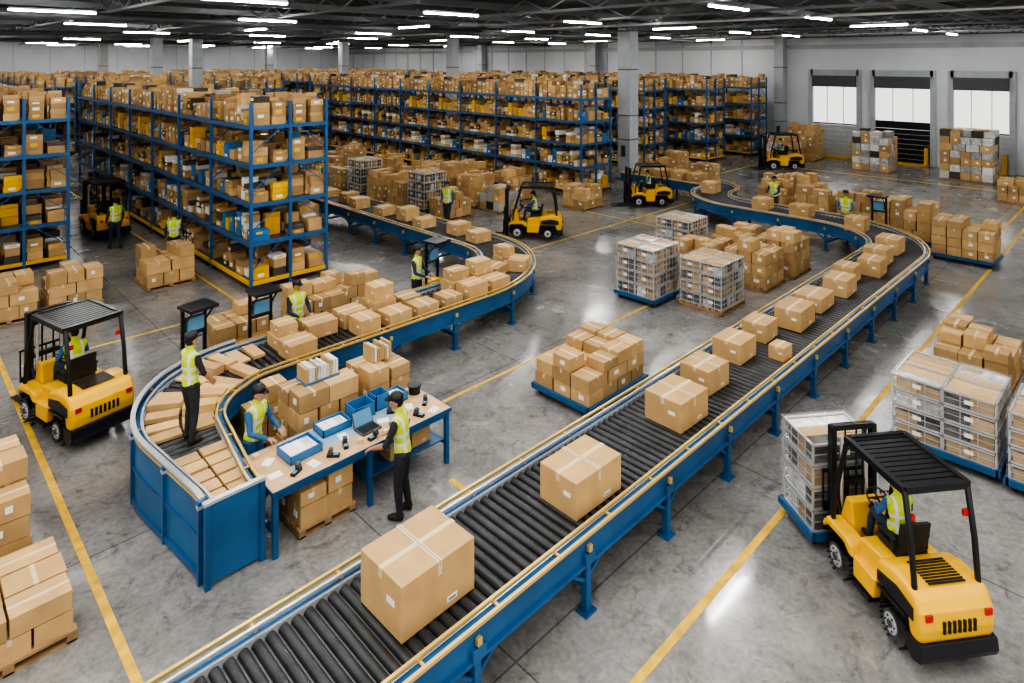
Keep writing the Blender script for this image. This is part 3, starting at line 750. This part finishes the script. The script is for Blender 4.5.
def scan_post(x,y,rz):
    g=MB()
    for s in (-.22,.22): g.box(-.03,.03,s-.03,s+.03,0,1.75,BLKM)
    g.box(-.25,.25,-.3,.3,0,.05,BLKM); g.box(-.1,.42,-.28,.28,1.75,1.81,BLKM); g.box(-.04,.04,-.2,.2,1.2,1.25,BLKM)
    g.box(.02,.10,-.16,.16,1.3,1.55,SCRN); g.box(.0,.03,-.18,.18,1.28,1.57,BLKM); g.box(-.12,.12,-.22,.22,.3,.75,YEL)
    g.beam((.35,.2,1.75),(.0,.22,1.4),.03,.03,BLKM); g.beam((.35,-.2,1.75),(.0,-.22,1.4),.03,.03,BLKM)
    g.obj('scanning_post',(x,y,0),rz,bevel=.008)
scan_post(10.6,13.75,rad(-80)); scan_post(5.8,13.35,rad(-90)); scan_post(4.5,13.4,rad(-80)); scan_post(25.3,7.2,rad(180))

# ------------------------------------------------------------------ forklifts
def forklift_meshes():
    out=[]
    g=MB()
    for x,y,r in((.62,.45,.30),(.62,-.45,.30),(-.62,.44,.27),(-.62,-.44,.27)):
        w2=.12; s=1 if y>0 else -1
        prof=[(-w2,r*.80),(-w2,r*.93),(-w2*.75,r),(w2*.75,r),(w2,r*.93),(w2,r*.80)]
        g.tube([(x,y+a,r) for a,_ in prof],[b for _,b in prof],BLACK,28)
        yo=y+s*w2
        g.tube([(x,yo-.02*s,r),(x,yo+.004*s,r)],[r*.58,r*.60],DKGR,24)
        g.tube([(x,yo,r),(x,yo+.012*s,r)],[r*.50,r*.42],SILV,24)
        g.tube([(x,yo,r),(x,yo+.03*s,r)],[r*.2,r*.17],DKGR,16)
        for q in range(6):
            t=q*math.pi/3; g.cyl((x+math.cos(t)*r*.33,yo,r+math.sin(t)*r*.33),(x+math.cos(t)*r*.33,yo+.022*s,r+math.sin(t)*r*.33),.014,BLKM,6)
        for q in range(26):
            t=q*math.pi/13+.06
            if r*(1+math.sin(t)*.99)>.025: g.beam((x+math.cos(t)*r*.985,y-w2*.8,r+math.sin(t)*r*.985),(x+math.cos(t)*r*.985,y+w2*.8,r+math.sin(t)*r*.985),.018,.018,BLACK)
    out.append(('wheels',g,0))
    g=MB()
    cw=[(-1.16,.40),(-1.20,.60),(-1.18,.80),(-1.08,.97),(-.90,1.02),(-.62,1.02),(-.34,.94),(-.30,.88),(-.30,.60),(-.92,.60),(-.96,.40)]
    g.prism(cw,-.56,.56,YEL)
    out.append(('counterweight',g,.08))
    g=MB()
    g.prism([(-.30,.90),(.20,.86),(.22,.55),(-.30,.55)],-.46,.46,YEL)
    g.prism([(.55,.66),(.62,1.08),(.78,1.08),(.92,.70),(.92,.35),(.55,.35)],-.30,.30,YEL)
    for s in(1,-1):
        a,b=sorted((s*.31,s*.58)); g.prism([(.20,.55),(.24,.70),(.40,.75),(.86,.75),(.97,.62),(.97,.52),(.86,.63),(.42,.64),(.30,.55)],a,b,YEL)
        a,b=sorted((s*.42,s*.56)); g.prism([(-.30,.60),(.22,.60),(.22,.30),(-.24,.30)],a,b,YEL)
    out.append(('bodywork',g,.03))
    g=MB()
    g.box(-.95,.92,-.31,.31,.18,.56,BLKM)
    g.prism([(-1.19,.20),(-1.23,.28),(-1.20,.43),(-.93,.43),(-.93,.24),(-1.05,.16)],-.57,.57,BLKM)
    for s in (1,-1):
        a,b=sorted((s*.555,s*.575)); g.prism([(-1.06,.64),(-1.06,.80),(-.75,.86),(-.35,.80),(-.35,.66)],a,b,BLKM)
        g.box(-.2,.18,min(s*.4,s*.60),max(s*.4,s*.60),.22,.27,BLKM)
        g.box(-.92,-.35,min(s*.54,s*.58),max(s*.54,s*.58),.57,.61,BLKM)
    for i in range(9): g.box(-1.0+i*.05,-.97+i*.05,-.28,.28,1.015,1.03,BLKM)
    for i in range(7): g.box(-1.215,-1.18,-.25+i*.075,-.21+i*.075,.55,.70,BLKM)
    g.box(-.28,.56,-.42,.42,.50,.54,BLKM)
    g.prism([(-.36,.90),(.08,.90),(.12,.94),(.10,1.0),(-.34,1.0)],-.24,.24,BLACK); g.prism([(-.36,.96),(-.28,.96),(-.36,1.38),(-.44,1.40)],-.22,.22,BLACK)
    for s in(1,-1): g.box(-.32,.05,s*.27-.03,s*.27+.03,1.12,1.16,BLACK); g.box(-.3,-.26,s*.27-.02,s*.27+.02,.95,1.14,BLACK)
    g.cyl((.60,0,1.0),(.42,0,1.24),.025,BLKM,10)
    pts=[(.42+.12*math.cos(t),.16*math.sin(t),1.25+.08*math.cos(t)) for t in [i*math.pi/9 for i in range(19)]]
    g.tube(pts,[.014]*19,BLACK,8); g.beam((.31,0,1.18),(.53,0,1.32),.03,.02,BLACK); g.beam((.42,-.15,1.25),(.42,.15,1.25),.03,.02,BLACK)
    for y in(-.16,-.22,-.28): g.cyl((.62,y,1.05),(.56,y,1.22),.01,SILV,6); g.ell((.56,y,1.23),(.02,.02,.02),BLACK,8,6)
    out.append(('chassis_and_seat',g,.012))
    g=MB()
    for s in(1,-1):
        g.tube([(.80,s*.50,.68),(.76,s*.50,1.1),(.48,s*.48,2.06),(.42,s*.48,2.12)],.038,BLKM,8)
        g.tube([(-.98,s*.48,.98),(-.92,s*.48,1.5),(-.80,s*.48,2.08),(-.74,s*.48,2.12)],.04,BLKM,8)
        g.beam((-.80,s*.49,2.12),(.48,s*.49,2.12),.08,.09,BLKM)
    for x in(-.78,.46): g.beam((x,-.48,2.12),(x,.48,2.12),.08,.09,BLKM)
    for i in range(11): g.beam((-.70+i*.11,-.47,2.13),(-.70+i*.11,.47,2.13),.085,.03,BLKM)
    for s in(1,-1):
        g.ell((.56,s*.42,1.96),(.05,.07,.06),BLKM,10,7); g.ell((.585,s*.42,1.96),(.035,.05,.045),LAMP,10,7)
        g.box(-.86,-.82,s*.42-.05,s*.42+.05,1.75,1.83,REDL); g.box(-1.21,-1.16,s*.44-.05,s*.44+.05,.72,.80,REDL)
    out.append(('overhead_guard',g,0))
    g=MB()
    for s in(1,-1):
        g.box(.98,1.10,s*.36-.04,s*.36+.04,.10,2.02,BLKM); g.box(1.10,1.14,s*.27-.035,s*.27+.035,.08,1.98,DKGR)
        g.cyl((1.0,s*.22,.15),(1.0,s*.22,1.85),.03,SILV,10); g.tube([(.85,s*.28,.55),(1.0,s*.30,.9)],.035,BLKM,8)
        g.beam((1.08,s*.1,.4),(1.08,s*.1,1.95),.03,.012,BLKM)
        g.box(1.16,1.21,s*.25-.06,s*.25+.06,.05,.75,BLKM); g.prism([(1.16,.05),(2.0,.05),(2.0,.065),(1.25,.10),(1.16,.10)],s*.25-.06,s*.25+.06,BLKM)
    for z in(.2,1.1,1.95): g.box(.99,1.09,-.36,.36,z,z+.08,BLKM)
    for z in(.35,.65): g.box(1.12,1.17,-.46,.46,z,z+.09,BLKM)
    for i in range(7): g.box(1.14,1.165,-.45+i*.15-.012,-.45+i*.15+.012,.74,1.25,BLKM)
    g.box(1.13,1.17,-.47,.47,1.24,1.28,BLKM)
    out.append(('mast_and_forks',g,0))
    return out
FM=[]
for n,gg,b in forklift_meshes():
    me=gg.mesh('forklift_'+n)
    bm=bmesh.new(); bm.from_mesh(me); bmesh.ops.recalc_face_normals(bm,faces=bm.faces); bm.to_mesh(me); bm.free()
    FM.append((n,me,b))
def forklift(x,y,deg,sc=1,driver=True,fine=False,ht=.3):
    e=empty('forklift',(x,y,0),rad(deg),sc)
    for n,me,b in FM: place(n,me,(0,0,0),0,e,bevel=b,seg=3)
    if driver:
        s0,sz=(sc[0],sc[2]) if hasattr(sc,'__len__') else (sc,sc)
        c,s=math.cos(rad(deg)),math.sin(rad(deg)); ox=-.10*s0
        human('forklift_driver',(x+ox*c,y+ox*s,1.08*sz),deg,'sit',1.68*min(sz,(s0+sz)/2),DENIM,NAVY,fine=fine,hturn=ht,lean=.06,wri=[(.38,.13,.20),(.38,-.13,.20)],elb=[(.14,.27,.24),(.14,-.27,.24)])
    return e
forklift(2.62,13.95,103,.93,True,True,.5)
FH=53; FX,FYY=8.80,2.32; forklift(FX,FYY,FH,(.78,.80,.85),True,True,.4)
forklift(17.5,16.6,130,.9); forklift(25.0,16.6,140,.85); forklift(38.8,16.4,135)
forklift(6.25,28.2,95,.95,False)
c,s=math.cos(rad(FH)),math.sin(rad(FH))
crate_stack(FX+1.31*c,FYY+1.31*s,rad(FH),1,1,4,.72,.95,.30,cart=True)
